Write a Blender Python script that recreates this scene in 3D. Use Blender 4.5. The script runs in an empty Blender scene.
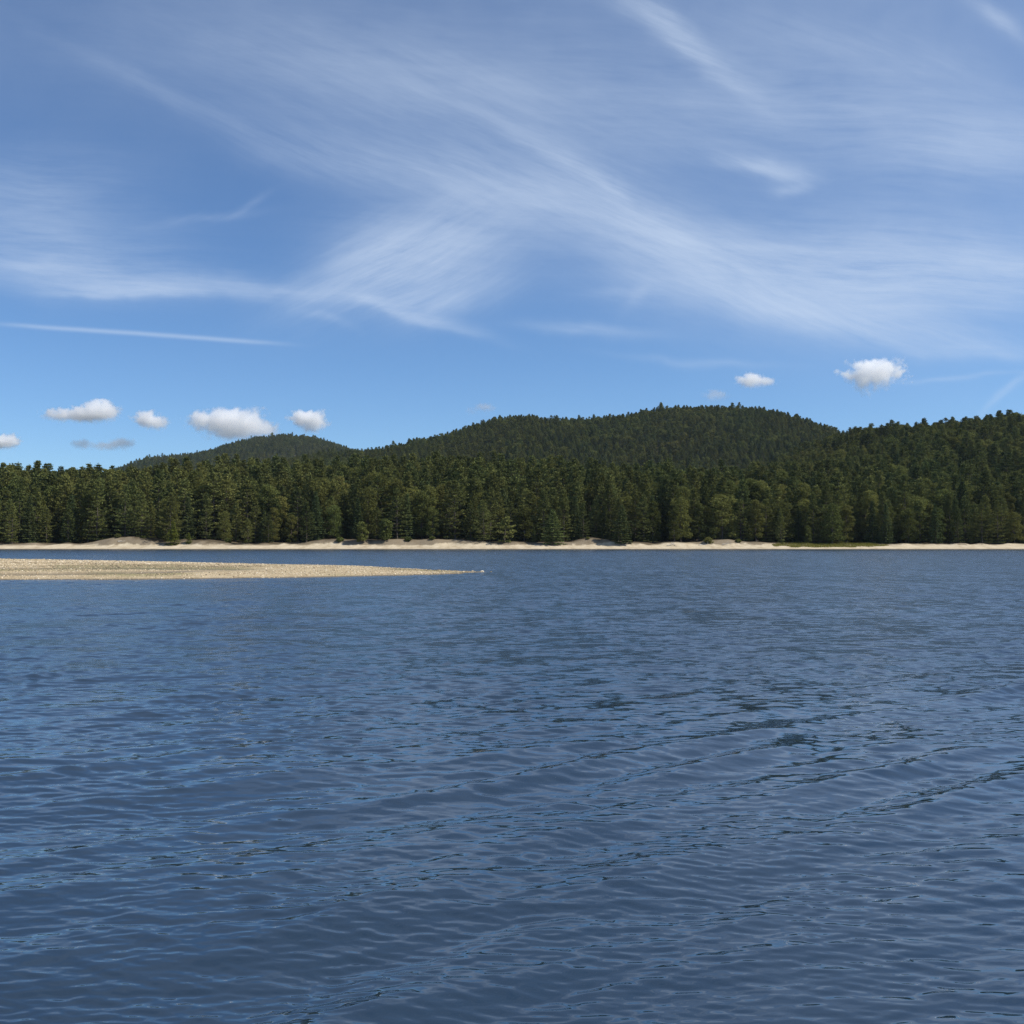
import bpy, math, random
import numpy as np
from mathutils import Vector

rng = np.random.default_rng(7)
random.seed(7)
SC = bpy.context.scene
COL = SC.collection
CAM_H = 2.0
F = 1024.0
HY = 543.0            # picture row of the true horizon, used only to work out real distances


def ss(e0, e1, x):
    t = np.clip((x - e0) / (e1 - e0), 0, 1)
    return t * t * (3 - 2 * t)


# ------------------------------------------------------------------ helpers
def mesh_np(name, V, Fc, mats=(), mi=None, smooth=False, attrs=None):
    V = np.asarray(V, dtype=np.float32)
    Fc = np.asarray(Fc, dtype=np.int32)
    me = bpy.data.meshes.new(name)
    n, k = Fc.shape
    me.vertices.add(len(V)); me.vertices.foreach_set("co", V.ravel())
    me.loops.add(n * k); me.loops.foreach_set("vertex_index", Fc.ravel())
    me.polygons.add(n)
    me.polygons.foreach_set("loop_start", np.arange(0, n * k, k, dtype=np.int32))
    me.polygons.foreach_set("loop_total", np.full(n, k, dtype=np.int32))
    if smooth:
        me.polygons.foreach_set("use_smooth", np.ones(n, dtype=bool))
    for m in mats:
        me.materials.append(m)
    if mi is not None:
        me.polygons.foreach_set("material_index", np.asarray(mi, dtype=np.int32))
    if attrs:
        for an, av in attrs.items():
            a = me.attributes.new(an, 'FLOAT', 'POINT')
            a.data.foreach_set("value", np.asarray(av, dtype=np.float32).ravel())
    me.update(calc_edges=True)
    return me


def link(name, data, parent=None, label=None, cat=None, group=None, kind=None, loc=None):
    o = bpy.data.objects.new(name, data)
    COL.objects.link(o)
    if parent is not None:
        o.parent = parent
    if loc is not None:
        o.location = loc
    if label: o["label"] = label
    if cat: o["category"] = cat
    if group: o["group"] = group
    if kind: o["kind"] = kind
    return o


def grid_faces(nr, nc):
    i = np.arange(nr - 1)[:, None]; j = np.arange(nc - 1)[None, :]
    a = i * nc + j
    return np.stack([a, a + 1, a + nc + 1, a + nc], -1).reshape(-1, 4)


def vnoise(x, y, seed=0):
    """value noise, smooth, in [-1,1]"""
    xi = np.floor(x).astype(np.int64); yi = np.floor(y).astype(np.int64)
    fx = x - xi; fy = y - yi
    fx = fx * fx * (3 - 2 * fx); fy = fy * fy * (3 - 2 * fy)

    def h(a, b):
        n = (a * 374761393 + b * 668265263 + seed * 974711) & 0xFFFFFFFF
        n = ((n ^ (n >> 13)) * 1274126177) & 0xFFFFFFFF
        n = n ^ (n >> 16)
        return (n & 0xFFFF) / 32767.5 - 1
    return ((h(xi, yi) * (1 - fx) + h(xi + 1, yi) * fx) * (1 - fy)
            + (h(xi, yi + 1) * (1 - fx) + h(xi + 1, yi + 1) * fx) * fy)


def fbm(x, y, o=4, seed=0):
    s = 0; a = 1.0; t = 0
    for k in range(o):
        s = s + a * vnoise(x * 2 ** k, y * 2 ** k, seed + k); t += a; a *= .5
    return s / t


class NT:
    """tiny node-tree writer"""
    def __init__(s, tree):
        s.t = tree; s.n = tree.nodes; s.l = tree.links
        s.n.clear()

    def add(s, typ, _in=None, **kw):
        nd = s.n.new(typ)
        for k, v in kw.items():
            setattr(nd, k, v)
        if _in:
            for k, v in _in.items():
                if isinstance(v, bpy.types.NodeSocket):
                    s.l.new(v, nd.inputs[k])
                else:
                    nd.inputs[k].default_value = v
        return nd

    def math(s, op, a, b=0.0, c=0.0, clamp=False):
        nd = s.add('ShaderNodeMath', {0: a, 1: b, 2: c}, operation=op, use_clamp=clamp)
        return nd.outputs[0]

    def vmath(s, op, a, b=(0, 0, 0)):
        nd = s.add('ShaderNodeVectorMath', {0: a, 1: b}, operation=op)
        return nd.outputs[0]

    def noise(s, vec, scale, detail=3, rough=.55, out='Fac', dist=0.0):
        nd = s.add('ShaderNodeTexNoise', {'Vector': vec, 'Scale': scale, 'Detail': detail, 'Roughness': rough, 'Distortion': dist})
        return nd.outputs[out]

    def ramp(s, fac, pts):
        nd = s.add('ShaderNodeValToRGB', {'Fac': fac})
        cr = nd.color_ramp
        while len(cr.elements) < len(pts):
            cr.elements.new(0.5)
        for e, (p, c) in zip(cr.elements, pts):
            e.position = p; e.color = (*c, 1) if len(c) == 3 else c
        return nd.outputs[0]

    def mix(s, fac, a, b):
        nd = s.add('ShaderNodeMix', data_type='RGBA')
        for i, v in ((0, fac), (6, a), (7, b)):
            if isinstance(v, bpy.types.NodeSocket): s.l.new(v, nd.inputs[i])
            else: nd.inputs[i].default_value = v if i == 0 or len(v) == 4 else (*v, 1)
        return nd.outputs[2]

    def rng(s, v, a, b, c, d):
        return s.add('ShaderNodeMapRange', {0: v, 1: a, 2: b, 3: c, 4: d}).outputs[0]


def new_mat(name):
    m = bpy.data.materials.new(name); m.use_nodes = True
    return m, NT(m.node_tree)


# ------------------------------------------------------------------ sun and sky
SUN_EL = math.radians(50)
SUN_DIR = Vector((math.cos(SUN_EL) * 0.985, math.cos(SUN_EL) * -0.17, math.sin(SUN_EL))).normalized()
SUN_AZ = math.atan2(SUN_DIR.x, SUN_DIR.y)     # clockwise from +Y
sun = bpy.data.lights.new("sun", 'SUN'); sun.energy = 5.0; sun.angle = math.radians(.53)
sun.color = (1.0, .95, .86)
so = bpy.data.objects.new("sun", sun); COL.objects.link(so)
so.rotation_euler = (-SUN_DIR).to_track_quat('-Z', 'Y').to_euler()
so.location = (200, 0, 300)

world = bpy.data.worlds.new("World"); SC.world = world; world.use_nodes = True
w = NT(world.node_tree)
sky = w.add('ShaderNodeTexSky', sky_type='NISHITA', sun_disc=False)
sky.sun_elevation = SUN_EL; sky.sun_rotation = SUN_AZ
sky.altitude = 200; sky.air_density = 0.8; sky.dust_density = 0.3; sky.ozone_density = 6.0
tc = w.add('ShaderNodeTexCoord').outputs['Generated']
sep = w.add('ShaderNodeSeparateXYZ', {0: tc}).outputs
ay = w.math('MAXIMUM', w.math('ABSOLUTE', sep[1]), 0.08)
U = w.math('DIVIDE', sep[0], ay); Vv = w.math('DIVIDE', sep[2], ay)
UV = w.add('ShaderNodeCombineXYZ', {0: U, 1: Vv, 2: 0.0}).outputs[0]
# warp so strokes never look like ellipses
wa = w.vmath('SUBTRACT', w.noise(UV, 3.2, 2, .5, 'Color'), (.5, .5, .5))
wb = w.vmath('SUBTRACT', w.noise(UV, 11.0, 3, .55, 'Color'), (.5, .5, .5))
wa = w.vmath('MULTIPLY', wa, (.06, .05, 0)); wb = w.vmath('MULTIPLY', wb, (.035, .022, 0))
UVW = w.vmath('ADD', UV, w.vmath('ADD', wa, wb))


def streak(angle, sx, sy, off):
    """stretched fibrous noise running along a direction, 0..1"""
    mp = w.add('ShaderNodeMapping', {'Vector': w.vmath('ADD', UV, w.vmath('MULTIPLY', wa, (.8, .8, 0))),
                                     'Rotation': (0, 0, -math.radians(angle)), 'Location': off})
    v = w.vmath('MULTIPLY', mp.outputs[0], (sx, sy, 1))
    n1 = w.noise(v, 1.0, 6, .62)
    n2 = w.noise(w.vmath('MULTIPLY', v, (3.4, 4.2, 1)), 1.0, 6, .70)
    s_ = w.math('ADD', w.math('MULTIPLY', n1, .58), w.math('MULTIPLY', n2, .42))
    return w.rng(s_, .35, .66, 0.26, 1.14)


# strokes of cirrus: picture-free numbers are direction tangents; (px,py) kept as shorthand
def stroke(px, py, ln, wd, ang, amp, edge=1.0):
    """soft elongated patch; edge > 1 gives it a crisper lower side"""
    u, v = (px - 512) / F, (HY - py) / F
    mp = w.add('ShaderNodeMapping', {'Vector': UVW, 'Location': (u, v, 0), 'Rotation': (0, 0, math.radians(ang)),
                                     'Scale': (ln / F, wd / F, 1)}, vector_type='TEXTURE')
    if edge == 1.0:
        q = w.add('ShaderNodeVectorMath', {0: mp.outputs[0], 1: mp.outputs[0]}, operation='DOT_PRODUCT').outputs['Value']
    else:
        c = w.add('ShaderNodeSeparateXYZ', {0: mp.outputs[0]}).outputs
        yy = w.math('MAXIMUM', c[1], w.math('MULTIPLY', c[1], -edge))
        q = w.math('ADD', w.math('MULTIPLY', c[0], c[0]), w.math('MULTIPLY', yy, yy))
    return w.math('MULTIPLY', w.math('EXPONENT', w.math('MULTIPLY', q, -1.0)), amp)


def total(lst):
    t = lst[0]
    for x in lst[1:]:
        t = w.math('ADD', t, x)
    return t


# angles: + = rising to the right
down = [(110, 75, 90, 9, -32, .08), (240, 132, 130, 18, -20, .09), (370, 165, 120, 26, -14, .18), (480, 180, 120, 30, -12, .26),
        (570, 160, 70, 11, -30, .30), (640, 210, 80, 18, -38, .30), (640, 235, 130, 44, -26, .30), (735, 275, 120, 38, -26, .36, 1.6),
        (850, 322, 150, 24, -10, .48, 1.8), (500, 110, 230, 50, -8, .20), (700, 38, 70, 14, -34, .34), (720, 60, 60, 9, -40, .24),
        (655, 8, 60, 14, -28, .26), (330, 50, 220, 38, -6, .11), (850, 40, 140, 26, -14, .20), (1010, 10, 40, 9, -34, .34),
        (770, 166, 44, 11, -14, .52, 1.5), (792, 186, 22, 6, -6, .34)]
flat = [(20, 185, 90, 34, 0, .26), (50, 235, 110, 34, -8, .34), (70, 268, 110, 20, -7, .44), (130, 290, 70, 8, -3, .44, 1.8), (250, 292, 120, 10, -5, .36, 1.5),
        (400, 312, 70, 9, -16, .42, 1.8), (830, 268, 180, 48, -4, .50), (960, 280, 170, 46, 4, .50, 1.5), (980, 150, 110, 34, 8, .28),
        (860, 110, 160, 50, -6, .22), (590, 326, 60, 6, -2, .24), (700, 355, 70, 4, -4, .16), (440, 232, 100, 46, 6, .26),
        (560, 215, 70, 26, -14, .22), (980, 352, 60, 8, -4, .26), (960, 376, 60, 2.6, 2, .20), (560, 80, 420, 70, -6, .16), (620, 290, 40, 6, 6, .14)]
up = [(385, 262, 84, 34, 26, .36), (335, 284, 56, 16, 22, .26), (420, 240, 84, 28, 20, .28), (450, 275, 70, 32, 16, .36), (410, 300, 66, 14, 6, .28),
      (245, 206, 26, 4, 30, .15), (205, 220, 50, 5, 6, .12), (1012, 392, 34, 4, 38, .30), (640, 292, 20, 6, 50, .16), (320, 318, 26, 5, -20, .18)]
mD = w.math('MULTIPLY', total([stroke(*a) for a in down]), streak(-22, 4.4, 32, (0, 0, 0)))
mF = w.math('MULTIPLY', total([stroke(*a) for a in flat]), streak(-4, 3.8, 30, (3, 1, 0)))
mU = w.math('MULTIPLY', total([stroke(*a) for a in up]), streak(26, 4.8, 32, (6, 4, 0)))
# straight old contrail, thin
cu, cv = (138 - 512) / F, (HY - 332.5) / F
mp = w.add('ShaderNodeMapping', {'Vector': w.vmath('ADD', UV, w.vmath('MULTIPLY', wb, (.0, .10, 0))), 'Location': (cu, cv, 0),
                                 'Rotation': (0, 0, math.radians(-4.0)), 'Scale': (138 / F, 2.2 / F, 1)}, vector_type='TEXTURE')
sp = w.add('ShaderNodeSeparateXYZ', {0: mp.outputs[0]}).outputs
cx = w.math('POWER', w.math('ABSOLUTE', sp[0]), 6.0); cy = w.math('POWER', w.math('ABSOLUTE', sp[1]), 2.0)
contrail = w.math('MULTIPLY', w.math('EXPONENT', w.math('MULTIPLY', w.math('ADD', cx, cy), -1.0)), .34)
# general thin veil higher up
veil = w.math('MULTIPLY', w.rng(w.math('ADD', Vv, w.math('MULTIPLY', U, .28)), .20, .66, .0, .26), w.rng(w.noise(UVW, 4.0, 4, .6), .3, .7, .35, 1.1))
cir = total([mD, mF, mU, contrail, veil])
cir = w.math('SUBTRACT', 1.0, w.math('EXPONENT', w.math('MULTIPLY', cir, -1.25)))
# blue sky tint correction of the sky model (deeper, slightly warmer blue) by elevation
skyc = w.add('ShaderNodeMix', data_type='RGBA', blend_type='MULTIPLY')
skyc.inputs[0].default_value = 1.0
w.l.new(sky.outputs[0], skyc.inputs[6]); skyc.inputs[7].default_value = (.85, .99, 1.07, 1)
CLOUD_RAD = (5.0, 5.9, 7.3)
cl = w.mix(cir, skyc.outputs[2], CLOUD_RAD)
bg = w.add('ShaderNodeBackground', {'Color': cl, 'Strength': 0.106})
w.add('ShaderNodeOutputWorld', {'Surface': bg.outputs[0]})

# ------------------------------------------------------------------ terrain
px2x = lambda px, D: (px - 512) / F * D
MAIN_D, LEFT_D = 1400.0, 2600.0
mt = np.array([(240, 472), (300, 460), (350, 452), (384, 450), (420, 443.5), (450, 437), (480, 428), (512, 418), (540, 416.5), (570, 419), (600, 416),
               (640, 411), (665, 406), (700, 404), (740, 405), (770, 409), (800, 421), (820, 430), (850, 440), (900, 450), (1000, 470), (1200, 490)], float)
lt = np.array([(-300, 520), (-100, 500), (0, 486), (80, 484), (130, 470), (160, 456), (200, 452.5), (220, 449), (240, 441), (262, 436), (285, 433.5), (310, 434.5),
               (330, 440), (350, 447), (375, 455), (420, 466), (500, 485), (600, 520)], float)
MX = px2x(mt[:, 0], MAIN_D); MHh = (HY - mt[:, 1]) / F * MAIN_D - 11 + 2
LX = px2x(lt[:, 0], LEFT_D); LHh = (HY - lt[:, 1]) / F * LEFT_D - 14 + 2
# terrace near the shore and slope rising to the right
TX = [-700, -250, -160, -60, 0, 100, 300, 700]; TH = [14, 16, 17, 20, 20, 16, 12, 12]
AX = [-700, -60, 60, 147, 200, 248, 330, 400, 700]; AH = [0, 0, 4, 20, 36, 60, 68, 77, 92]
BLX = np.array([0, 90, 105, 120, 150, 168, 185, 215, 240, 300, 325, 350, 400, 455, 480, 540, 570, 590, 612, 630, 690, 705, 725, 745, 780, 860, 1024], float)
BLH = np.array([.55, .55, 1.6, 2.6, 2.4, .9, 1.7, 1.5, .7, .7, 1.7, 1.9, 1.8, 1.9, 1.2, .8, 1.2, 2.8, 1.5, .9, .9, 1.7, 1.9, 1.1, .5, .4, .5])


def shore_y(x):
    return 316 + 2.2 * vnoise(x / 34, x * 0 + .5, 3) + .7 * vnoise(x / 9, x * 0 + 2.5, 4)


def treeline(x):
    return shore_y(x) + 17 + 2.4 * vnoise(x / 21, x * 0 + 9.5, 5)


def ground_h(x, y):
    x = np.asarray(x, float); y = np.asarray(y, float)
    s = y - shore_y(x)
    bl = np.interp(x / 340 * F + 512, BLX, BLH) + .35 * vnoise(x / 3.1, y / 4, 8) * (np.abs(x) < 190)
    beach = np.where(s < 0, s * .16, 1.05 * ss(0, 15, s) * (0.35 + .65 * np.clip(s / 15, 0, 1)) + np.clip(s, 0, 25) * .012)
    beach = np.maximum(beach, -3)
    st = 13.0 + 1.6 * vnoise(x / 5, y / 30, 11)
    bluff = bl * ss(st, st + 4.5, s)
    r = 150.0
    inland = np.interp(x, TX, TH) * ss(345, 480, y) + np.interp(x, AX, AH) * ss(360, 780, y)
    inland = inland * (1 - ss(820, 1300, y)) + ss(345, 420, y) * (2.0 * fbm(x / 60, y / 60, 3, 21)) + .25 * fbm(x / 5, y / 5, 3, 31) * ss(338, 350, y)
    mh = .967 * np.interp(x + 25 * vnoise(y / 200, x * 0, 44), MX, MHh) * np.exp(-((y - MAIN_D) / 370.0) ** 2)
    lh = .985 * np.interp(x, LX, LHh) * np.exp(-((y - LEFT_D) / 520.0) ** 2)
    hills = np.maximum(0, mh) + np.maximum(0, lh)
    hills = hills * ss(520, 950, y) * (1 + .02 * fbm(x / 130, y / 130, 3, 51))
    d_ = inland - hills; k_ = 8.0
    h = beach + bluff + hills + .5 * (d_ + np.sqrt(d_ * d_ + k_ * k_) - k_)
    # side banks of the reservoir and the shore behind the camera
    side = ss(430, 520, np.abs(x)) * (12 + 10 * ss(500, 900, np.abs(x)))
    h = np.maximum(h, np.where(y < 420, side - 2.5, h))
    back = np.where(y < 40, ss(1.2, -6, y) * 2.2 - 2.0, -9)
    h = np.maximum(h, back) if True else h
    return h


ycoords = np.concatenate([np.arange(-1500, -40, 80.), np.arange(-40, 6, 2.), np.arange(6, 310, 12.), np.arange(310, 350, .45), np.arange(350, 420, 2.),
                          np.arange(420, 900, 6.), np.arange(900, 1700, 12.), np.arange(1700, 3601, 40.)])
xc = np.concatenate([np.arange(0, 200, .8), np.arange(200, 420, 3), np.arange(420, 900, 10), np.arange(900, 3541, 55.)])
xcoords = np.concatenate([-xc[::-1][:-1], xc])
XX, YY = np.meshgrid(xcoords, ycoords)
ZZ = ground_h(XX, YY)
sandy = (1 - ss(-1.5, 1.5, YY - treeline(XX) + 1.2 * vnoise(XX / 2, YY / 2, 71)))
sandy = np.where((YY < 250) & (np.abs(XX) < 455), .5, np.where((YY < 250) | (np.abs(XX) > 480), 0.0, sandy))
V = np.stack([XX, YY, ZZ], -1).reshape(-1, 3)

gm, g = new_mat("shore_and_forest_floor")
geo = g.add('ShaderNodeNewGeometry').outputs
posn = geo['Position']
sz = g.add('ShaderNodeSeparateXYZ', {0: posn}).outputs[2]
sa = g.add('ShaderNodeAttribute', attribute_name='sandy').outputs['Fac']
pv = g.vmath('MULTIPLY', posn, (1, .35, 1.6))
sandc = g.ramp(g.noise(pv, .45, 5, .6), [(.25, (.31, .245, .16)), (.5, (.44, .37, .26)), (.78, (.54, .465, .35))])
litter = g.ramp(g.noise(posn, .8, 5, .65), [(.3, (.045, .034, .02)), (.7, (.11, .085, .05))])
# dark roots, needles and earth on the eroded bank, with tree shade painted in
so_ = g.math('ADD', g.noise(pv, .10, 6, .7), g.math('MULTIPLY', g.math('SUBTRACT', sz, 1.75), .16))
soil_shade = g.math('MULTIPLY', g.rng(so_, .42, .50, 0, 1), g.rng(sz, .9, 1.5, 0, 1))
sandc = g.mix(g.math('MULTIPLY', soil_shade, .8), sandc, (.13, .10, .065))
wet = g.rng(g.math('ADD', sz, g.math('MULTIPLY', g.noise(posn, .3, 3), .1)), .14, .32, 1, 0)
sandc = g.mix(g.math('MULTIPLY', wet, .9), sandc, (.055, .05, .042))
colr = g.mix(sa, litter, sandc)
bmp = g.add('ShaderNodeBump', {'Height': g.noise(posn, 2.5, 5, .6), 'Strength': .6, 'Distance': .25})
p = g.add('ShaderNodeBsdfPrincipled', {'Base Color': colr, 'Roughness': .95, 'Normal': bmp.outputs[0]})
p.inputs['Specular IOR Level'].default_value = .2
g.add('ShaderNodeOutputMaterial', {'Surface': p.outputs[0]})
link("ground", mesh_np("ground", V, grid_faces(*XX.shape), [gm], smooth=True, attrs={'sandy': sandy}), kind="structure",
     label="far lake shore: pale sand beach and eroded bank rising into wooded hills")

# ------------------------------------------------------------------ water
rows = np.concatenate([[.3, .6, .9, 1.2], 2048 / np.arange(1365, 700, -4.), 2048 / np.arange(700, 200, -.9), 2048 / np.arange(200, 5.6, -.5)])
uc = np.concatenate([np.arange(0, .62, 1.8 / F), np.arange(.62, .9, 3 / F), np.linspace(.9, 1.8, 40)[1:], np.linspace(1.8, 12, 20)[1:]])
ucol = np.concatenate([-uc[::-1][:-1], uc])
WU, WD = np.meshgrid(ucol, rows)
WX = WU * WD; WY = WD
dD = np.gradient(rows)[:, None] * np.ones_like(WU)
dX = np.gradient(ucol)[None, :] * WD
Hh = np.zeros_like(WX)


def add_waves(n, l0, l1, ang0, spread, slope, sharp=0.0, env=None, seed=0):
    global Hh
    r = np.random.default_rng(seed)
    comp = np.zeros_like(WX)
    for k in range(n):
        lam = l0 * (l1 / l0) ** r.random()
        th = math.radians(ang0 + spread * r.normal())
        kx, ky = math.cos(th) * 2 * math.pi / lam, math.sin(th) * 2 * math.pi / lam
        amp = slope * lam / (2 * math.pi) / math.sqrt(n / 2)
        # fade what the mesh cannot resolve
        per = np.sqrt((dX * math.cos(th)) ** 2 + (dD * math.sin(th)) ** 2)
        f = np.clip((lam / np.maximum(per, 1e-6) - 2.0) / 1.4, 0, 1)
        ph = kx * WX + ky * WY + r.random() * 6.283
        comp += amp * f * np.sin(ph)
    if sharp:
        sd = max(comp[150:700].std(), 1e-6)
        c = comp / sd  # crests narrower than troughs
        comp = sd * (c + sharp * (np.exp(np.clip(c, -3, 2.6) * .8) - 1.4))
    if env is not None:
        comp = comp * env
    Hh += comp


envA = np.clip(.75 + .9 * fbm(WX / 2.2 + 3, WY / 3.1, 3, 5), .15, 1.7)
envA = envA * (1 - .55 * ss(8, 17, WD))
envB = np.clip(.85 + .9 * fbm(WX / 1.1 + 8, WY / 1.6, 3, 6), .2, 1.8)
envR = np.clip(.8 + .9 * fbm(WX / 1.6 + 18, WY / 2.6, 3, 9), .2, 1.8)
add_waves(26, .62, 1.3, -53, 8, .080, sharp=.40, env=envA, seed=1)
add_waves(26, .3, .6, -58, 15, .044, sharp=.15, env=envA, seed=2)
add_waves(26, 1.6, 4.5, -75, 25, .020, seed=3)
envB = envB * (1 + .50 * ss(7, 12, WD))
add_waves(50, .13, .32, -84, 24, .070, sharp=.15, env=envB, seed=4)
add_waves(50, .06, .13, -86, 22, .085, env=envR, seed=5)
add_waves(30, .035, .07, -95, 14, .040, env=envR, seed=6)
Hh *= ss(.3, 1.5, WD) * ss(12, 1.5, np.abs(WU))
Hh *= .9 + .1 * ss(0, 40, WD)
far = ss(5, 19, WD)
V = np.stack([WX, WY, Hh], -1).reshape(-1, 3)
wm, g = new_mat("lake_water")
posn = g.add('ShaderNodeNewGeometry').outputs['Position']
fa = g.add('ShaderNodeAttribute', attribute_name='far').outputs['Fac']
# fine ripples, near: true bump
pr = g.vmath('MULTIPLY', posn, (.55, 1.0, 0))
hgt = g.math('ADD', g.math('MULTIPLY', g.noise(pr, 13, 2, .45), .55), g.math('MULTIPLY', g.noise(pr, 5.5, 2, .45), 1.7))
bmp = g.add('ShaderNodeBump', {'Height': hgt, 'Strength': 1.0, 'Distance': .0042})
# far: the facets themselves, several sizes of wavelet, same slopes at any distance
def facet(scale, sx, amp, det=2):
    c = g.noise(g.vmath('MULTIPLY', posn, (sx, 1.0, 0)), scale, det, .55, 'Color')
    c = g.vmath('SUBTRACT', c, (.5, .5, .5))
    return g.vmath('MULTIPLY', c, (amp * .6, amp, 0))
fs = g.vmath('ADD', g.vmath('ADD', facet(5.0, .5, 1.12, 3), facet(1.6, .45, .62)), facet(.30, .30, .08, 3))
lc = g.vmath('SUBTRACT', g.noise(g.vmath('MULTIPLY', posn, (1.5, .17, 0)), 1.0, 3, .6, 'Color'), (.5, .5, .5))
fs = g.vmath('ADD', fs, g.vmath('MULTIPLY', lc, (.25, .42, 0)))
# wind patches: broad areas a little rougher or smoother
patch = g.rng(g.noise(g.vmath('MULTIPLY', posn, (.25, 1.0, 0)), .035, 3, .6), .35, .65, .65, 1.25)
fs = g.add('ShaderNodeVectorMath', {0: fs, 'Scale': g.math('MULTIPLY', fa, patch)}, operation='SCALE').outputs[0]
nn = g.vmath('NORMALIZE', g.vmath('ADD', bmp.outputs[0], fs))
rg = g.rng(fa, 0, 1, .018, .20)
p = g.add('ShaderNodeBsdfPrincipled', {'Base Color': (.009, .022, .040, 1), 'Roughness': rg, 'Normal': nn, 'IOR': 1.6})
p.inputs['Specular IOR Level'].default_value = 1.0  # wind-roughened, bright surface
g.add('ShaderNodeOutputMaterial', {'Surface': p.outputs[0]})
link("water", mesh_np("water", V, grid_faces(*WX.shape), [wm], smooth=True, attrs={'far': far}), kind="structure",
     label="rippled dark blue lake water")

# ------------------------------------------------------------------ gravel sandbar
poly = np.array([(-140, 40), (-60, 50.5), (-40, 53.2), (-27.7, 55.6), (-22, 55.9), (-17.3, 57.2), (-12.2, 59.6), (-6.9, 63.2), (-4.5, 65.4), (-3.0, 67.6), (-1.86, 70.4), (-3.0, 71.8),
                 (-5.2, 73.5), (-7.0, 77), (-10.5, 82), (-18, 87), (-29.5, 97), (-44, 109), (-57.5, 118), (-90, 128), (-150, 130)], float)


def sdf_poly(x, y):
    d = np.full(x.shape, 1e9); s = np.zeros(x.shape, bool)
    n = len(poly)
    for i in range(n):
        a = poly[i]; b = poly[(i + 1) % n]
        ex, ey = b - a
        wx, wy = x - a[0], y - a[1]
        t = np.clip((wx * ex + wy * ey) / (ex * ex + ey * ey), 0, 1)
        d = np.minimum(d, np.hypot(wx - ex * t, wy - ey * t))
        c = ((a[1] > y) != (b[1] > y)) & (x < (b[0] - a[0]) * (y - a[1]) / (b[1] - a[1] + 1e-12) + a[0])
        s ^= c
    return np.where(s, d, -d)


def seg_d(x, y, pts):
    d = np.full(x.shape, 1e9)
    for a, b in zip(pts[:-1], pts[1:]):
        ex, ey = b[0] - a[0], b[1] - a[1]
        t = np.clip(((x - a[0]) * ex + (y - a[1]) * ey) / (ex * ex + ey * ey), 0, 1)
        d = np.minimum(d, np.hypot(x - a[0] - ex * t, (y - a[1] - ey * t)))
    return d


G1 = [(-60, 66), (-36, 68), (-27, 67), (-20.5, 65.5), (-15, 65)]
G2 = [(-50, 56.5), (-31, 58.3), (-25.5, 59.2), (-21, 61), (-17, 63)]


def bar_h(x, y):
    d = sdf_poly(x, y) + .35 * fbm(x / 2.5, y / 2.5, 3, 61)
    h = np.where(d < 0, d * .12, .30 * (1 - np.exp(-np.maximum(d, 0) / 3.2)) + .05 * ss(0, .5, d))
    taper = .35 + .65 * ss(-2, -14, x)
    h = np.where(d > 0, h * taper, h)
    h = h - .17 * np.exp(-(seg_d(x, y, G1) / 1.1) ** 2) * ss(-15, -22, x) - .20 * np.exp(-(seg_d(x, y, G2) / .75) ** 2) * ss(-18, -25, x)
    h = h + .03 * fbm(x / 3, y / 2, 3, 66) * (d > 0) + .012 * fbm(x / .5, y / .5, 3, 67)
    return h, d


bx = np.concatenate([np.arange(-135, -60, .8), np.arange(-60, 1, .16)])
by = np.arange(36, 133, .24)
BX, BY = np.meshgrid(bx, by)
BZ, BD = bar_h(BX, BY)
damp = np.clip(np.exp(-(seg_d(BX, BY, G1) / 1.7) ** 2) * ss(-14, -20, BX) + np.exp(-(seg_d(BX, BY, G2) / 1.0) ** 2) * ss(-16, -22, BX), 0, 1)
def weed_f(x, y):
    return np.clip(ss(.05, .45, fbm(x / 7, y / 3.5, 3, 77) + .28 * (x < -12) * (x > -34) * (y > 66) * (y < 84)) +
                   .9 * ss(0, 2.5, y - (96 - (x + 29) * .80)) * (x < -22), 0, 1)


weed = weed_f(BX, BY)
FB = grid_faces(*BX.shape)
keep = (BD.ravel()[FB] > -2.0).any(1)
FB = FB[keep]
used, inv = np.unique(FB, return_inverse=True)
FB = inv.reshape(-1, 4)
V = np.stack([BX, BY, BZ], -1).reshape(-1, 3)[used]
sm, g = new_mat("gravel_sand")
posn = g.add('ShaderNodeNewGeometry').outputs['Position']
sz = g.add('ShaderNodeSeparateXYZ', {0: posn}).outputs[2]
c = g.ramp(g.noise(posn, 7.0, 5, .75), [(.28, (.20, .15, .085)), (.5, (.44, .345, .21)), (.72, (.62, .51, .35))])
pat = g.ramp(g.noise(posn, .5, 4, .6), [(.35, (.70, .68, .62)), (.65, (1.0, 1.0, 1.0))])
mm = g.add('ShaderNodeMix', data_type='RGBA', blend_type='MULTIPLY'); mm.inputs[0].default_value = 1
g.l.new(c, mm.inputs[6]); g.l.new(pat, mm.inputs[7]); c = mm.outputs[2]
c = g.mix(g.math('MULTIPLY', g.add('ShaderNodeAttribute', attribute_name='weed').outputs['Fac'], .75), c, (.19, .18, .065))
c = g.mix(g.math('MULTIPLY', g.add('ShaderNodeAttribute', attribute_name='damp').outputs['Fac'], .95), c, (.075, .065, .045))
c = g.mix(g.rng(sz, .015, .07, .85, 0), c, (.07, .06, .045))
bmp = g.add('ShaderNodeBump', {'Height': g.noise(posn, 9, 4, .7), 'Strength': .9, 'Distance': .06})
p = g.add('ShaderNodeBsdfPrincipled', {'Base Color': c, 'Roughness': .9, 'Normal': bmp.outputs[0]})
g.add('ShaderNodeOutputMaterial', {'Surface': p.outputs[0]})
link("sandbar", mesh_np("sandbar", V, FB, [sm], smooth=True, attrs={'damp': damp.ravel()[used], 'weed': weed.ravel()[used]}), kind="structure",
     label="low gravel sandbar reaching into the lake from the left")

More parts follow.
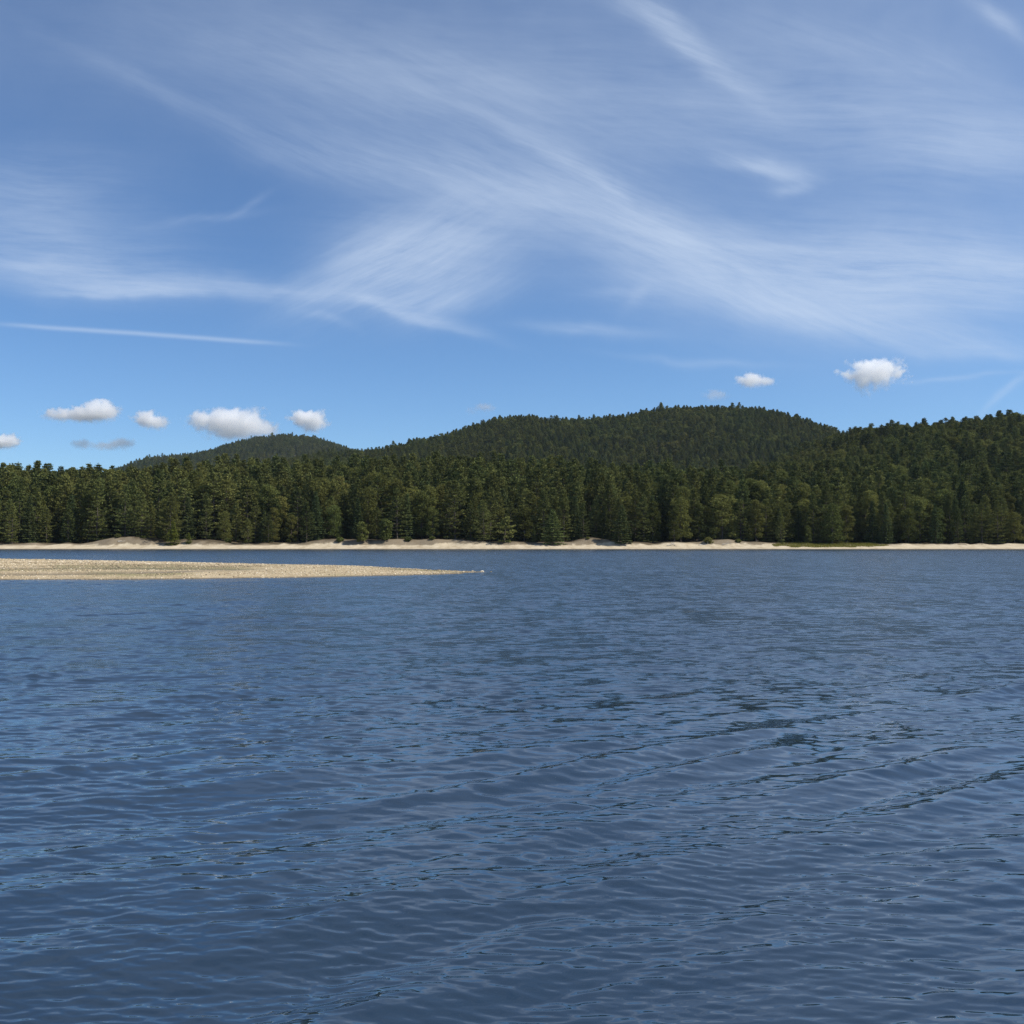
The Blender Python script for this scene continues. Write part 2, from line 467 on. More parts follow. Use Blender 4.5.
# loose stones on the bar: uncountable, one mesh
pm, g = new_mat("stone")
rv = g.add('ShaderNodeAttribute', attribute_name='tone').outputs['Fac']
c = g.ramp(rv, [(0.0, (.12, .095, .06)), (.35, (.34, .26, .155)), (.7, (.50, .40, .26)), (1.0, (.70, .62, .48))])
p = g.add('ShaderNodeBsdfPrincipled', {'Base Color': c, 'Roughness': .85})
g.add('ShaderNodeOutputMaterial', {'Surface': p.outputs[0]})
ico_v = np.array([(0, 0, 1), (.894, 0, .447), (.276, .851, .447), (-.724, .526, .447), (-.724, -.526, .447), (.276, -.851, .447),
                  (.724, .526, -.447), (-.276, .851, -.447), (-.894, 0, -.447), (-.276, -.851, -.447), (.724, -.526, -.447), (0, 0, -1)])
ico_f = np.array([(0, 1, 2), (0, 2, 3), (0, 3, 4), (0, 4, 5), (0, 5, 1), (1, 6, 2), (2, 7, 3), (3, 8, 4), (4, 9, 5), (5, 10, 1),
                  (2, 6, 7), (3, 7, 8), (4, 8, 9), (5, 9, 10), (1, 10, 6)])


def stones(n, x0, x1, y0, y1, smin, smax, seed, dmin=.02):
    r = np.random.default_rng(seed)
    x = r.uniform(x0, x1, n * 3); y = r.uniform(y0, y1, n * 3)
    d = sdf_poly(x, y)
    k = (d > dmin) & (np.abs(x / y) < .62)
    x, y = x[k][:n], y[k][:n]
    z, dd = bar_h(x, y)
    k = (z > -.03) & ~((r.random(len(x)) < 1.3 * np.exp(-(seg_d(x, y, G1) / 1.2) ** 2) + 1.2 * np.exp(-(seg_d(x, y, G2) / 1.0) ** 2)) & (x < -15))
    x, y, z = x[k], y[k], z[k]; m = len(x)
    s = smin * (smax / smin) ** (r.random(m) ** 2.2)
    pts = ico_v[:11][None] * (1 + .25 * r.normal(size=(m, 11, 1)))
    sc_ = np.stack([s * r.uniform(.7, 1.3, m), s * r.uniform(.7, 1.3, m), s * r.uniform(.4, .75, m)], -1)
    a = r.uniform(0, 6.283, m)
    pts = pts * sc_[:, None, :]
    ca, sa_ = np.cos(a)[:, None], np.sin(a)[:, None]
    P = np.stack([pts[..., 0] * ca - pts[..., 1] * sa_ + x[:, None], pts[..., 0] * sa_ + pts[..., 1] * ca + y[:, None], pts[..., 2] + (z + s * .12)[:, None]], -1)
    Fs = (ico_f[None] + (np.arange(m) * 11)[:, None, None]).reshape(-1, 3)
    tone = np.repeat(np.clip(r.normal(.55, .24, m) - .36 * weed_f(x, y), 0, 1), 11)
    return P.reshape(-1, 3), Fs, tone


P1, F1, T1 = stones(52000, -45, -1.5, 52, 100, .016, .062, 3)
P2, F2, T2 = stones(8000, -75, -20, 80, 128, .03, .09, 4)
link("pebbles", mesh_np("pebbles", np.concatenate([P1, P2]), np.concatenate([F1, F2 + len(P1)]), [pm], attrs={'tone': np.concatenate([T1, T2])}),
     kind="stuff", label="loose tan pebbles covering the sandbar", cat="pebbles")


def boulder(x, y, s, label, tone, seed, zb=None):
    r = np.random.default_rng(seed)
    bm_v = []
    n1, n2 = 7, 12
    vs = []; fs = []
    for i in range(n1 + 1):
        ph = math.pi * i / n1
        for j in range(n2):
            th = 2 * math.pi * j / n2
            d = Vector((math.sin(ph) * math.cos(th), math.sin(ph) * math.sin(th), math.cos(ph)))
            k = 1 + .22 * float(vnoise(np.array(d.x * 2 + seed), np.array(d.y * 2 + d.z * 3), seed))
            vs.append((d.x * s * k * 1.25, d.y * s * k, d.z * s * k * .62))
    for i in range(n1):
        for j in range(n2):
            fs.append((i * n2 + j, (i + 1) * n2 + j, (i + 1) * n2 + (j + 1) % n2, i * n2 + (j + 1) % n2))
    me = mesh_np("rock", vs, fs, [pm], attrs={'tone': np.full(len(vs), tone)})
    z = float(bar_h(np.array([x]), np.array([y]))[0][0]) if zb is None else zb
    return link("rock", me, loc=(x, y, max(z, -.02) + s * .2), label=label, cat="rock", group="rocks at the sandbar tip")


boulder(-2.05, 70.4, .10, "pale grey rock at the very tip of the sandbar", .9, 5)
boulder(-1.45, 70.5, .07, "dark wet stone in the water just beyond the sandbar tip", .1, 6, 0.0)
boulder(-2.75, 71.0, .08, "small tan rock just inside the sandbar tip", .75, 7)

# ------------------------------------------------------------------ trees
def leaf_mat(name, dark, light, tint, trans=.14):
    m, g = new_mat(name)
    oi = g.add('ShaderNodeObjectInfo')
    lf = g.add('ShaderNodeAttribute', attribute_name='leaf').outputs['Fac']
    rnd = oi.outputs['Random']
    c = g.mix(lf, dark, light)
    c2 = g.mix(g.math('MULTIPLY', rnd, .75), c, tint)
    # large-scale drift of hue through the wood
    lp = g.noise(oi.outputs['Location'], .012, 2, .5)
    hs = g.add('ShaderNodeHueSaturation', {'Hue': g.rng(lp, .3, .7, .485, .515), 'Saturation': 1.0,
                                           'Value': g.rng(g.math('FRACT', g.math('MULTIPLY', rnd, 7.31)), 0, 1, .72, 1.28), 'Color': c2})
    d = g.add('ShaderNodeBsdfDiffuse', {'Color': hs.outputs[0], 'Roughness': 0.6})
    t = g.add('ShaderNodeBsdfTranslucent', {'Color': hs.outputs[0]})
    mx = g.add('ShaderNodeMixShader', {0: trans, 1: d.outputs[0], 2: t.outputs[0]})
    g.add('ShaderNodeOutputMaterial', {'Surface': mx.outputs[0]})
    return m


PINE = leaf_mat("pine_needles", (.026, .040, .014, 1), (.175, .196, .064, 1), (.19, .188, .055, 1))
SPRUCE = leaf_mat("spruce_needles", (.026, .042, .018, 1), (.12, .15, .058, 1), (.12, .14, .050, 1))
BROAD = leaf_mat("broad_leaves", (.038, .052, .016, 1), (.165, .19, .056, 1), (.185, .175, .050, 1), .3)
YOUNG = leaf_mat("young_yellow_green_needles", (.07, .10, .018, 1), (.19, .21, .045, 1), (.18, .19, .035, 1), .3)
RUSTY = leaf_mat("rusty_leaves", (.07, .045, .02, 1), (.16, .095, .045, 1), (.13, .09, .04, 1), .3)
YELLOW = leaf_mat("yellowing_leaves", (.08, .075, .012, 1), (.17, .15, .03, 1), (.15, .13, .02, 1), .3)
GREYISH = leaf_mat("grey_brown_twigs", (.06, .055, .045, 1), (.13, .115, .09, 1), (.11, .1, .08, 1), .1)
BARK, g = new_mat("bark")
tcx = g.add('ShaderNodeTexCoord').outputs['Object']
c = g.ramp(g.noise(g.vmath('MULTIPLY', tcx, (3, 3, .7)), 2.0, 5, .7), [(.3, (.045, .035, .028)), (.7, (.14, .115, .09))])
p = g.add('ShaderNodeBsdfPrincipled', {'Base Color': c, 'Roughness': .95})
g.add('ShaderNodeOutputMaterial', {'Surface': p.outputs[0]})


def tube(path, radii, ns=6):
    V = []; Fq = []
    path = [Vector(q) for q in path]
    for i, q in enumerate(path):
        d = (path[min(i + 1, len(path) - 1)] - path[max(i - 1, 0)]).normalized()
        a = d.orthogonal().normalized(); b = d.cross(a)
        for k in range(ns):
            t = 2 * math.pi * k / ns
            V.append(q + (a * math.cos(t) + b * math.sin(t)) * radii[i])
    for i in range(len(path) - 1):
        for k in range(ns):
            Fq.append((i * ns + k, i * ns + (k + 1) % ns, (i + 1) * ns + (k + 1) % ns, (i + 1) * ns + k))
    return V, Fq


class TreeB:
    def __init__(s, seed):
        s.r = random.Random(seed); s.np = np.random.default_rng(seed)
        s.tv = []; s.tf = []; s.C = []; s.D = []; s.S = []; s.W = []; s.N = []

    def wood(s, path, radii, ns=6):
        v, f = tube(path, radii, ns); o = len(s.tv)
        s.tv += [tuple(a) for a in v]; s.tf += [tuple(i + o for i in q) for q in f]

    def tuft(s, c, d, n, size, spread, flat=.35, width=.34):
        """n small needle/leaf blades round c, pointing about d"""
        k = s.np.normal(size=(n, 3)) * spread; k[:, 2] *= flat
        s.C.append(np.array(c)[None] + k)
        dd = np.array(d)[None] + s.np.normal(size=(n, 3)) * np.array([.6, .6, .35])
        s.D.append(dd / np.linalg.norm(dd, axis=1, keepdims=True))
        s.S.append(size * s.np.uniform(.6, 1.35, n)); s.W.append(np.full(n, width))
        dv = np.array(d); dv = dv / (np.linalg.norm(dv) + 1e-9)
        nn = s.np.normal(size=(n, 3)) * .30 + np.array([dv[0] * .9, dv[1] * .9, .75])
        s.N.append(nn)

    def crown(s, mat, name):
        C = np.concatenate(s.C); D = np.concatenate(s.D); S = np.concatenate(s.S)[:, None]; W = np.concatenate(s.W)[:, None]; N = np.concatenate(s.N)
        side = np.cross(D, N); side /= np.linalg.norm(side, axis=1, keepdims=True) + 1e-9
        a = C - D * S * .45; b = C + D * S * .55
        m1 = C + side * S * W; m2 = C - side * S * W
        Vv = np.stack([a, m1, b, m2], 1).reshape(-1, 3)
        Fq = np.arange(len(C) * 4).reshape(-1, 4)
        leaf = np.repeat(np.clip(s.np.beta(1.2, 1.2, len(C)), 0, 1), 4)
        return Vv, Fq, leaf

    def meshes(s, mat, name):
        Vv, Fq, leaf = s.crown(mat, name)
        cm = mesh_np(name + "_crown", Vv, Fq, [mat], attrs={'leaf': leaf})
        tm = mesh_np(name + "_trunk", np.array(s.tv), np.array(s.tf), [BARK], smooth=True)
        nV = len(Vv)
        both = mesh_np(name + "_whole", np.concatenate([Vv, np.array(s.tv)]), np.concatenate([Fq, np.array(s.tf) + nV]), [mat, BARK],
                       mi=np.concatenate([np.zeros(len(Fq)), np.ones(len(s.tf))]), attrs={'leaf': np.concatenate([leaf, np.zeros(len(s.tv))])})
        return tm, cm, both


def make_pine(seed, H=22.0, low=.10, wide=4.6, layered=False):
    t = TreeB(seed); r = t.r
    lean = (r.uniform(-.5, .5), r.uniform(-.5, .5))
    axis = lambda z: Vector((lean[0] * (z / H) ** 2 + .15 * math.sin(z * .5 + seed), lean[1] * (z / H) ** 2, z))
    zs = [0, H * .03, H * .2, H * .45, H * .7, H * .88, H * .985]
    t.wood([axis(z) for z in zs], [.36, .27, .23, .18, .11, .05, .015], 7)
    z = H * low
    ph = r.uniform(0, 6)
    sect = [r.uniform(.7, 1.25) for _ in range(7)]
    while z < H * .975:
        f = max(0.0, (z / H - low) / (1 - low))
        # broad, irregular: widest low to mid, rounding off at the top
        prof = wide * (min(1, .62 + f * 1.3) if f < .3 else (1 - ((f - .3) / .7) ** 1.08)) + .22
        nb = r.randint(4, 6) if f < .85 else 4
        for b in range(nb):
            a = ph + b * 6.283 / nb + r.uniform(-.35, .35)
            L = prof * r.uniform(.62, 1.18) * sect[int((a % 6.283) / 6.283 * 7) % 7]
            if r.random() < .10: continue
            base = axis(z + r.uniform(-.2, .2))
            rise = (.02 + .50 * f ** 1.5) + r.uniform(-.06, .1)
            dirv = Vector((math.cos(a), math.sin(a), rise)).normalized()
            tip = base + dirv * L + Vector((0, 0, .10 * L * (.5 + f)))
            mid = base + dirv * L * .55 - Vector((0, 0, .05 * L))
            t.wood([base, mid, tip], [.06 * (1 - f) + .02, .035, .008], 3)
            nt = max(3, int(L * 1.25))
            for k in range(nt):
                u = .34 + .66 * (k + .3 + r.random() * .6) / nt
                q = (base * (1 - u) * (1 - u) + mid * 2 * u * (1 - u) + tip * u * u)
                lat = (1 - abs(u - .62) * 1.1) * .34 * L
                off = Vector((-math.sin(a), math.cos(a), 0)) * r.uniform(-lat, lat)
                sd = off.normalized() if off.length > .01 else Vector((0, 0, 0))
                q = q + off + Vector((0, 0, r.uniform(.0, .22)))
                dr = dirv * .8 + sd * .45 + Vector((0, 0, .35 + .4 * f))
                t.tuft(q, dr, 17, .50, .36 if layered else .33, .30 if layered else .42, .36)
        z += (r.uniform(1.35, 1.75) if layered else r.uniform(1.0, 1.4)) * (1 - .3 * f)
        ph += 1.1
    t.tuft(axis(H * .985), (0, 0, 1), 10, .6, .16, 1.8, .2)
    return t.meshes(PINE, "pine")


def make_spruce(seed, H=18.0, wide=3.0, mat=None, low=.03, name="spruce", size=.42, ragged=.25):
    t = TreeB(seed); r = t.r
    axis = lambda z: Vector((.08 * math.sin(z * .6 + seed), 0, z))
    t.wood([axis(z * H) for z in (0, .05, .4, .75, .985)], [H * .014, H * .011, H * .008, H * .004, .012], 6)
    z = H * low + .2; ph = 0
    while z < H * .985:
        f = z / H
        prof = wide * (1 - f) ** .82 * (.75 + .25 * min(1, f * 6)) + .10
        nb = 7 if f < .8 else 5
        bulge = 1 + r.uniform(-ragged, ragged) * .8
        for b in range(nb):
            a = ph + b * 6.283 / nb + r.uniform(-.25, .25)
            L = prof * r.uniform(1 - ragged, 1 + ragged) * bulge
            base = axis(z)
            dirv = Vector((math.cos(a), math.sin(a), -.18 + .55 * f)).normalized()
            tip = base + dirv * L + Vector((0, 0, .06 * L))
            t.wood([base, tip], [.03, .006], 3)
            nt = max(2, int(L * 2.6 / (size / .42)))
            for k in range(nt):
                u = .22 + .78 * (k + r.random()) / nt
                lat = (1.05 - u) * .40 * L + .05
                off = Vector((-math.sin(a), math.cos(a), 0)) * r.uniform(-lat, lat)
                q = base.lerp(tip, u) + off
                t.tuft(q, dirv + Vector((0, 0, .1)) + off.normalized() * .3, 10, size, size * .5, .4, .36)
        z += r.uniform(.62, .85) * (size / .42) * (1 - .3 * f); ph += .9
    t.tuft(axis(H * .985), (0, 0, 1), 6, .4, .06, 2.5, .15)
    return t.meshes(mat or SPRUCE, name)


def make_broad(seed, H=18.0, wide=4.6, mat=None, low=.10, name="broadleaf", n=5200):
    t = TreeB(seed); r = t.r
    t.wood([(0, 0, 0), (.1, 0, H * .06), (.2, .1, H * .3), (.0, .2, H * .6), (.1, 0, H * .85)], [.34, .26, .2, .12, .03], 7)
    lumps = []
    for i in range(20):
        f = (i + r.random()) / 20
        zz = H * (low + (.93 - low) * f)
        rad = wide * math.sqrt(max(.05, 1 - ((f - .40) / .66) ** 2)) * r.uniform(.35, .75)
        a = i * 2.4 + r.uniform(-.4, .4)
        c = Vector((math.cos(a) * rad, math.sin(a) * rad, zz))
        R = wide * r.uniform(.28, .46)
        lumps.append((c, R))
        t.wood([(.1, .1, max(H * .12, zz - rad * .9 - 1)), c * .6 + Vector((0, 0, zz * .4 - rad * .2)), c], [.1, .06, .02], 4)
    lumps.append((Vector((0, 0, H * .93)), wide * .3))
    per = n // len(lumps)
    for c, R in lumps:
        d = t.np.normal(size=(per, 3)); d /= np.linalg.norm(d, axis=1, keepdims=True)
        rr = R * (t.np.random(per) ** .22) * (1 + .12 * t.np.normal(size=per))
        P = np.array(c)[None] + d * rr[:, None] * np.array([1, 1, .72])
        t.C.append(P); dd = d + t.np.normal(size=(per, 3)) * .8; t.D.append(dd / np.linalg.norm(dd, axis=1, keepdims=True))
        t.S.append(t.np.uniform(.28, .62, per)); t.W.append(np.full(per, .40)); t.N.append(d + np.array([0, 0, .35]) + t.np.normal(size=(per, 3)) * .4)
    return t.meshes(mat or BROAD, name)


pines = [make_pine(11 + i, H=22, low=.035 + .015 * (i % 3), wide=(4.5, 5.3, 4.8, 5.6, 5.0, 4.3)[i], layered=(i in (1, 3))) for i in range(6)]
spruces = [make_spruce(41 + i, wide=(3.7, 4.3, 3.2)[i]) for i in range(3)]
broads = [make_broad(61 + i, wide=(4.4, 5.0, 4.0)[i]) for i in range(3)]
EDGE = leaf_mat("open_grown_spruce_needles", (.045, .070, .026, 1), (.17, .205, .075, 1), (.17, .195, .06, 1))
small_spruce = [make_spruce(81, H=10.6, wide=4.0, size=.36, mat=EDGE), make_spruce(82, H=11.5, wide=3.4, size=.36, mat=EDGE)]
small_young = make_spruce(83, H=7.0, wide=2.1, mat=YOUNG, name="young", size=.26)
saps = [make_broad(84, H=6.5, wide=1.9, low=.08, name="sapling", n=2000), make_broad(85, H=6.0, wide=2.1, low=.05, name="sapling", n=2000),
        make_pine(86, H=7.5, low=.04, wide=2.6)]
shrub_m = make_broad(87, H=2.6, wide=1.7, low=.05, name="shrub", n=900)
rusty = make_broad(88, wide=4.0, mat=RUSTY, name="rusty"); yellow = make_broad(89, wide=3.6, mat=YELLOW, name="yellow")
greyish = make_broad(90, wide=3.6, mat=GREYISH, name="grey", n=1700); bright = make_broad(91, wide=4.2, mat=YOUNG, name="bright")

protos_h = dict(pine=22.0, spruce=18.0, broad=18.0)
LM = [(8, "at the far left end of the shore"), (38, "left of the big pine, over low flat sand"), (70, "just left of the first sand bluff"), (100, "at the left foot of the first sand bluff"),
      (132, "on top of the first sand bluff"), (160, "between the first bluff and the small yellow-green conifer"), (184, "right behind the small yellow-green conifer"),
      (212, "below the dip before the left hill"), (242, "below the left slope of the small far hill"), (272, "directly below the small far hill"),
      (302, "below the small square cumulus cloud"), (332, "below the right slope of the small far hill"), (364, "behind the pale bushy sapling"),
      (394, "in line with the sky gap between the hills"), (424, "in line with the left foot of the main hill"), (454, "above the long shaded sand bank"),
      (484, "in line with the gravel bar tip"), (514, "in line with the first shoulder of the main hill"), (538, "left beside the bushier of two small spruces"),
      (568, "right beside the bushier of two small spruces"), (592, "above the peaked sand bluff between two small spruces"), (622, "behind the slimmer of two small spruces"),
      (650, "left of the driftwood on the beach"), (678, "above the driftwood on the beach"), (704, "directly below the main summit"),
      (732, "right of the main summit, above bright sand"), (762, "at the left end of the grassy strip"), (792, "behind the grassy strip, left half"),
      (820, "behind the grassy strip, right half"), (850, "at the right end of the grassy strip"), (880, "below the largest white cloud on the right"),
      (910, "above dark shade, right of the largest cloud"), (944, "above the left edge of the shadow on the beach"), (976, "above the shadow lying across the beach"),
      (1008, "at the far right end of the shore")]
KN = dict(pine=("pine_tree", "pine tree", "dark green pine"), spruce=("spruce_tree", "spruce tree", "narrow dark spruce"), broad=("broadleaf_tree", "broadleaf tree", "rounded green broadleaf tree"))
recs = []


def plant(kind, meshes, x, y, s, label=None, cat=None, name=None, group=None, rank=None, wide=1.0, sink=.15):
    z = float(ground_h(np.array([x]), np.array([y]))[0]) - sink
    nm, ct, _ = KN.get(kind, (name, cat, None))
    e = bpy.data.objects.new(name or nm, None); COL.objects.link(e)
    e.empty_display_size = .5
    e.location = (x, y, z); e.rotation_euler = (0, 0, random.uniform(0, 6.28)); e.scale = (s * wide, s * wide, s)
    e["category"] = cat or ct
    e["group"] = group or "trees of the forest edge"
    t = bpy.data.objects.new("trunk", meshes[0]); COL.objects.link(t); t.parent = e
    c = bpy.data.objects.new("crown", meshes[1]); COL.objects.link(c); c.parent = e
    if label: e["label"] = label
    else: recs.append((e, kind, rank, x / (y) * F + 512, s))
    return e


taken = []
def special(kind, meshes, px, D, hpx_or_s, label, **kw):
    if D < 350: D -= 5
    x = px2x(px, D); taken.append((x, D))
    return plant(kind, meshes, x, D, hpx_or_s, label=label, **kw)


special('spruce', small_spruce[0], 553, 335.5, 1.06, "short bushy spruce standing alone before the dark forest, left of the peaked bluff", wide=1.0)
special('spruce', small_spruce[1], 622, 335.5, 1.08, "slim pointed spruce in front of the dark forest edge, left of the driftwood")
special('young', small_young, 173, 334.5, 1.12, "small bright yellow-green conifer at the sand edge beside the first bluff", name="young_conifer", cat="conifer")
special('young', small_young, 189, 335.5, .52, "tiny yellow-green conifer just right of a brighter taller one", name="young_conifer", cat="conifer")
special('sapling', saps[0], 362, 336, 1.05, "pale green bushy sapling above the left end of the shaded sand bank", name="sapling", cat="sapling")
special('sapling', saps[1], 386, 337, 1.15, "second green sapling, right of the pale bushy one above the bank", name="sapling", cat="sapling")
special('sapling', saps[2], 505, 337, 1.1, "young pine with flat sprays in front of deep shade", name="sapling", cat="sapling")
special('pine', pines[1], 97, 346, .93, "large pine with bright layered branches left of the first sand bluff")
special('pine', pines[3], 455, 347, .93, "large pine with long level branches above the shaded sand bank", wide=1.1)
special('pine', pines[5], 206, 347, .72, "slender straight pine standing out in front of the dark hollow", wide=.8)
special('pine', pines[0], 68, 345, .62, "mid-height pine over the low sand, left of the layered pine")
special('broad', broads[1], 722, 347, .93, "broad dome-shaped yellow-green tree at the beach left of the grassy strip", wide=1.25, sink=1.6)
special('broad', broads[0], 756, 345, .80, "yellow-green tree reaching down to the sand right of the dome-shaped one", wide=1.0)
special('broad', broads[2], 846, 344, .72, "rounded tree at the right end of the grassy strip", wide=1.2)
special('broad', bright, 978, 352, .66, "bright green tree above the deep shade at the right", wide=1.1)
special('broad', bright, 1012, 368, .98, "yellow-green tree at the extreme right edge of the shore forest", wide=1.1)
special('rusty', rusty, 489, 440, .95, "rusty orange-brown tree crown high in the forest above the bar tip", name="broadleaf_tree", cat="broadleaf tree", sink=-.5)
special('yellow', yellow, 692, 392, .85, "tree turning yellow in the middle of the forest left of centre summit", name="broadleaf_tree", cat="broadleaf tree")
special('grey', greyish, 971, 400, .95, "bare greyish tree crown among green trees at the right", name="broadleaf_tree", cat="broadleaf tree")
special('rusty', rusty, 26, 430, .9, "reddish brown crown near the top of the forest at left", name="broadleaf_tree", cat="broadleaf tree")
special('yellow', yellow, 6, 400, .9, "olive-yellow crown at the left picture end, mid-height in the forest", name="broadleaf_tree", cat="broadleaf tree")
for i, (px, D, s, lb) in enumerate([(118, 337.2, .8, "low brown-green bush on the crest of the first sand bluff"), (143, 337.6, .6, "small bush at the right shoulder of the first bluff"),
                                    (340, 337.5, .9, "bush at the left end of the shaded sand bank"), (408, 338, .8, "bush in the middle of the shaded sand bank"),
                                    (432, 338, .7, "bush right of centre on the shaded sand bank"), (588, 338, .5, "tiny bush on the peaked bluff between the small spruces"),
                                    (708, 338, 1.1, "dull bush above the bright sand left of the grassy strip"), (738, 339, .7, "low bush at the foot of the dome-shaped tree"),
                                    (228, 338.5, .9, "bush on the low bank right of the small conifers")]):
    special('shrub', shrub_m, px, D, s * .62, lb, wide=1.5, name="shrub", cat="shrub", group="bushes on the sand bank")

tk = np.array(taken)
# jittered rows of trees
cand = []
r = np.random.default_rng(99)
y = 333.5; row = 0
while y < 905:
    sp_ = 6.3 if y < 430 else 6.9
    half = y * .68 + 20
    xs = np.arange(-half, half, sp_) + r.uniform(0, sp_)
    xs = xs + r.uniform(-.38, .38, len(xs)) * sp_
    ys = y + r.uniform(-.40, .40, len(xs)) * sp_
    cand.append(np.stack([xs, ys], -1)); y += sp_ * .92; row += 1
cand = np.concatenate(cand)
tl = treeline(cand[:, 0])
cand = cand[cand[:, 1] > tl + .8]
d2 = np.min(np.hypot(cand[:, None, 0] - tk[None, :, 0], (cand[:, None, 1] - tk[None, :, 1])), 1)
cand = cand[d2 > 3.4]
for tx_, ty_ in taken:            # nothing hides the trees that stand out in the photo
    if ty_ < 350:
        cand = cand[~((np.abs(cand[:, 0] - tx_) < 4.2) & (cand[:, 1] < ty_ + 4.5))]
    if ty_ < 332:                  # room for the sun, which stands to the right
        cand = cand[~((cand[:, 0] > tx_) & (cand[:, 0] < tx_ + 13) & (cand[:, 1] < ty_ + 6.5))]
# small spruces and shrubs stand in the open: nothing in front of them
def kinds_for(P, rs):
    m = fbm(P[:, 0] / 45, P[:, 1] / 45, 2, 123)
    px = P[:, 0] / P[:, 1] * F + 512
    pb = np.clip(.10 + .35 * (m > .12) + .12 * (px > 650), 0, .6)
    ps = .08 + .14 * (m < -.2)
    u = rs.random(len(P))
    return np.where(u < pb, 2, np.where(u < pb + ps, 1, 0)), m


front_lim = 398.0
inview = np.abs(cand[:, 0] / cand[:, 1]) < .53
isf = (cand[:, 1] < front_lim) & inview
fr = cand[isf]
kf, mf = kinds_for(fr, r)
order = np.argsort(fr[:, 1])
npine = 0; nind = 0
left_over = []
for i in order:
    x, y = fr[i]; k = kf[i]
    depth = y - float(treeline(np.array([x]))[0])
    if k == 0 and npine >= 285 or nind >= 560:
        left_over.append(i); continue
    base = (.56, .56, .60)[k] + .36 * ss(0, 24, depth)
    s = base * r.uniform(.74, 1.22)
    if depth < 4 and r.random() < .45: s *= r.uniform(.55, .85)
    kind = ('pine', 'spruce', 'broad')[k]
    ms = (pines, spruces, broads)[k]
    s *= (1.05, 1.12, 1.1)[k]
    plant(kind, ms[r.integers(len(ms))], x, y, float(s), rank=0 if depth < 7 else (1 if depth < 20 else (2 if depth < 36 else 3)), wide=float(r.uniform(.9, 1.15)))
    nind += 1; npine += (k == 0)
print("individual trees", nind, "pines", npine, "left", len(left_over))

# labels
RK = ["at the beach edge", "just behind the front trees", "in the middle of the forest", "in the upper forest"]
byl = {}
for e, kind, rank, px, s in recs:
    lm = min(LM, key=lambda q: abs(q[0] - px))[1]
    hs = "short" if s < .62 else ("tall" if s > .92 else "")
    if rank == 0:
        lb = f"{hs} {KN[kind][2]} {RK[rank]}, {lm}".strip()
    else:
        lb = f"{KN[kind][2]} {RK[rank]}, {lm}"
    byl.setdefault(lb, []).append((px, e))
for lb, ms in byl.items():
    ms.sort(key=lambda q: q[0])
    w3 = {2: ["left one", "right one"], 3: ["left one", "middle one", "right one"]}.get(len(ms))
    for i, (px, e) in enumerate(ms):
        l2 = lb
        if w3 and len(lb.split()) <= 14: l2 = lb + ", " + w3[i]
        e["label"] = " ".join(l2.split()[:16]).rstrip(",")
        e["group"] = "trees of the forest edge"

# far woods: one mass of instanced trees
hide_col = bpy.data.collections.new("forest_sources")
src = []
for k, ms in enumerate((pines, spruces, broads)):
    for j, m in enumerate(ms):
        o = bpy.data.objects.new("%d_%d_tree" % (k, j), m[2]); hide_col.objects.link(o); src.append((k, j))
NP, NS, NB = 6, 3, 3
back = cand[~isf]
back = np.concatenate([back, fr[left_over]]) if left_over else back
pts = [back]


def scatter(y0, y1, sp0, xf):
    out = []
    y = y0
    while y < y1:
        x0, x1 = xf(y)
        xs = np.arange(x0, x1, sp0); xs = xs + r.uniform(-.45, .45, len(xs)) * sp0
        out.append(np.stack([xs, y + r.uniform(-.45, .45, len(xs)) * sp0], -1)); y += sp0 * .9
    return np.concatenate(out)


pts.append(scatter(905, 1500, 6.8, lambda y: (-y * .62 - 10, y * .66)))
pts.append(scatter(1950, 2720, 9.0, lambda y: (-y * .62, -y * .06)))
for sg in (-1, 1):               # woods round the sides of the lake, beyond the frame
    for yy0, yy1, xa in ((60, 343, 470), (343, 905, 0)):
        P_ = scatter(yy0, yy1, 8.0, lambda y: (max(xa, y * .68 + 20), 660))
        P_[:, 0] *= sg; pts.append(P_)
FP = np.concatenate(pts)
kk, mm_ = kinds_for(FP, r)
n = len(FP)
ds = FP[:, 1]
scl = np.where(kk == 0, 1.0, np.where(kk == 1, 1.12, 1.02)) * r.uniform(.66, 1.14, n)
scl *= np.where(ds < 900, 1 - .24 * ss(520, 720, ds), np.where(ds < 1600, .68, .78))
tallp = (r.random(n) < .03) & (ds > 900) & (kk < 2)
scl *= np.where(tallp, 1.3, 1)
idx = np.where(kk == 0, r.integers(0, NP, n), np.where(kk == 1, NP + r.integers(0, NS, n), NP + NS + r.integers(0, NB, n)))
# stands beyond the first ridge are wider-crowned
fz = ground_h(FP[:, 0], FP[:, 1]) - .2
me = bpy.data.meshes.new("forest")
me.vertices.add(n); me.vertices.foreach_set("co", np.stack([FP[:, 0], FP[:, 1], fz], -1).astype(np.float32).ravel())
for nm, arr, ty in (("tscale", scl, 'FLOAT'), ("tidx", idx, 'INT'), ("trot", r.uniform(0, 6.283, n), 'FLOAT'), ("twide", (1.05 + .30 * ss(520, 760, ds)) * r.uniform(.9, 1.2, n), 'FLOAT')):
    a = me.attributes.new(nm, ty, 'POINT'); a.data.foreach_set("value", arr.astype(np.float32 if ty == 'FLOAT' else np.int32))
fo = link("forest", me, kind="stuff", cat="forest", label="dense mixed forest covering the slopes and hills behind the shore trees")
ng = bpy.data.node_groups.new("forest_trees", 'GeometryNodeTree')
ng.interface.new_socket("Geometry", in_out='INPUT', socket_type='NodeSocketGeometry')
ng.interface.new_socket("Geometry", in_out='OUTPUT', socket_type='NodeSocketGeometry')
N = ng.nodes; L = ng.links
gi = N.new('NodeGroupInput'); go = N.new('NodeGroupOutput')
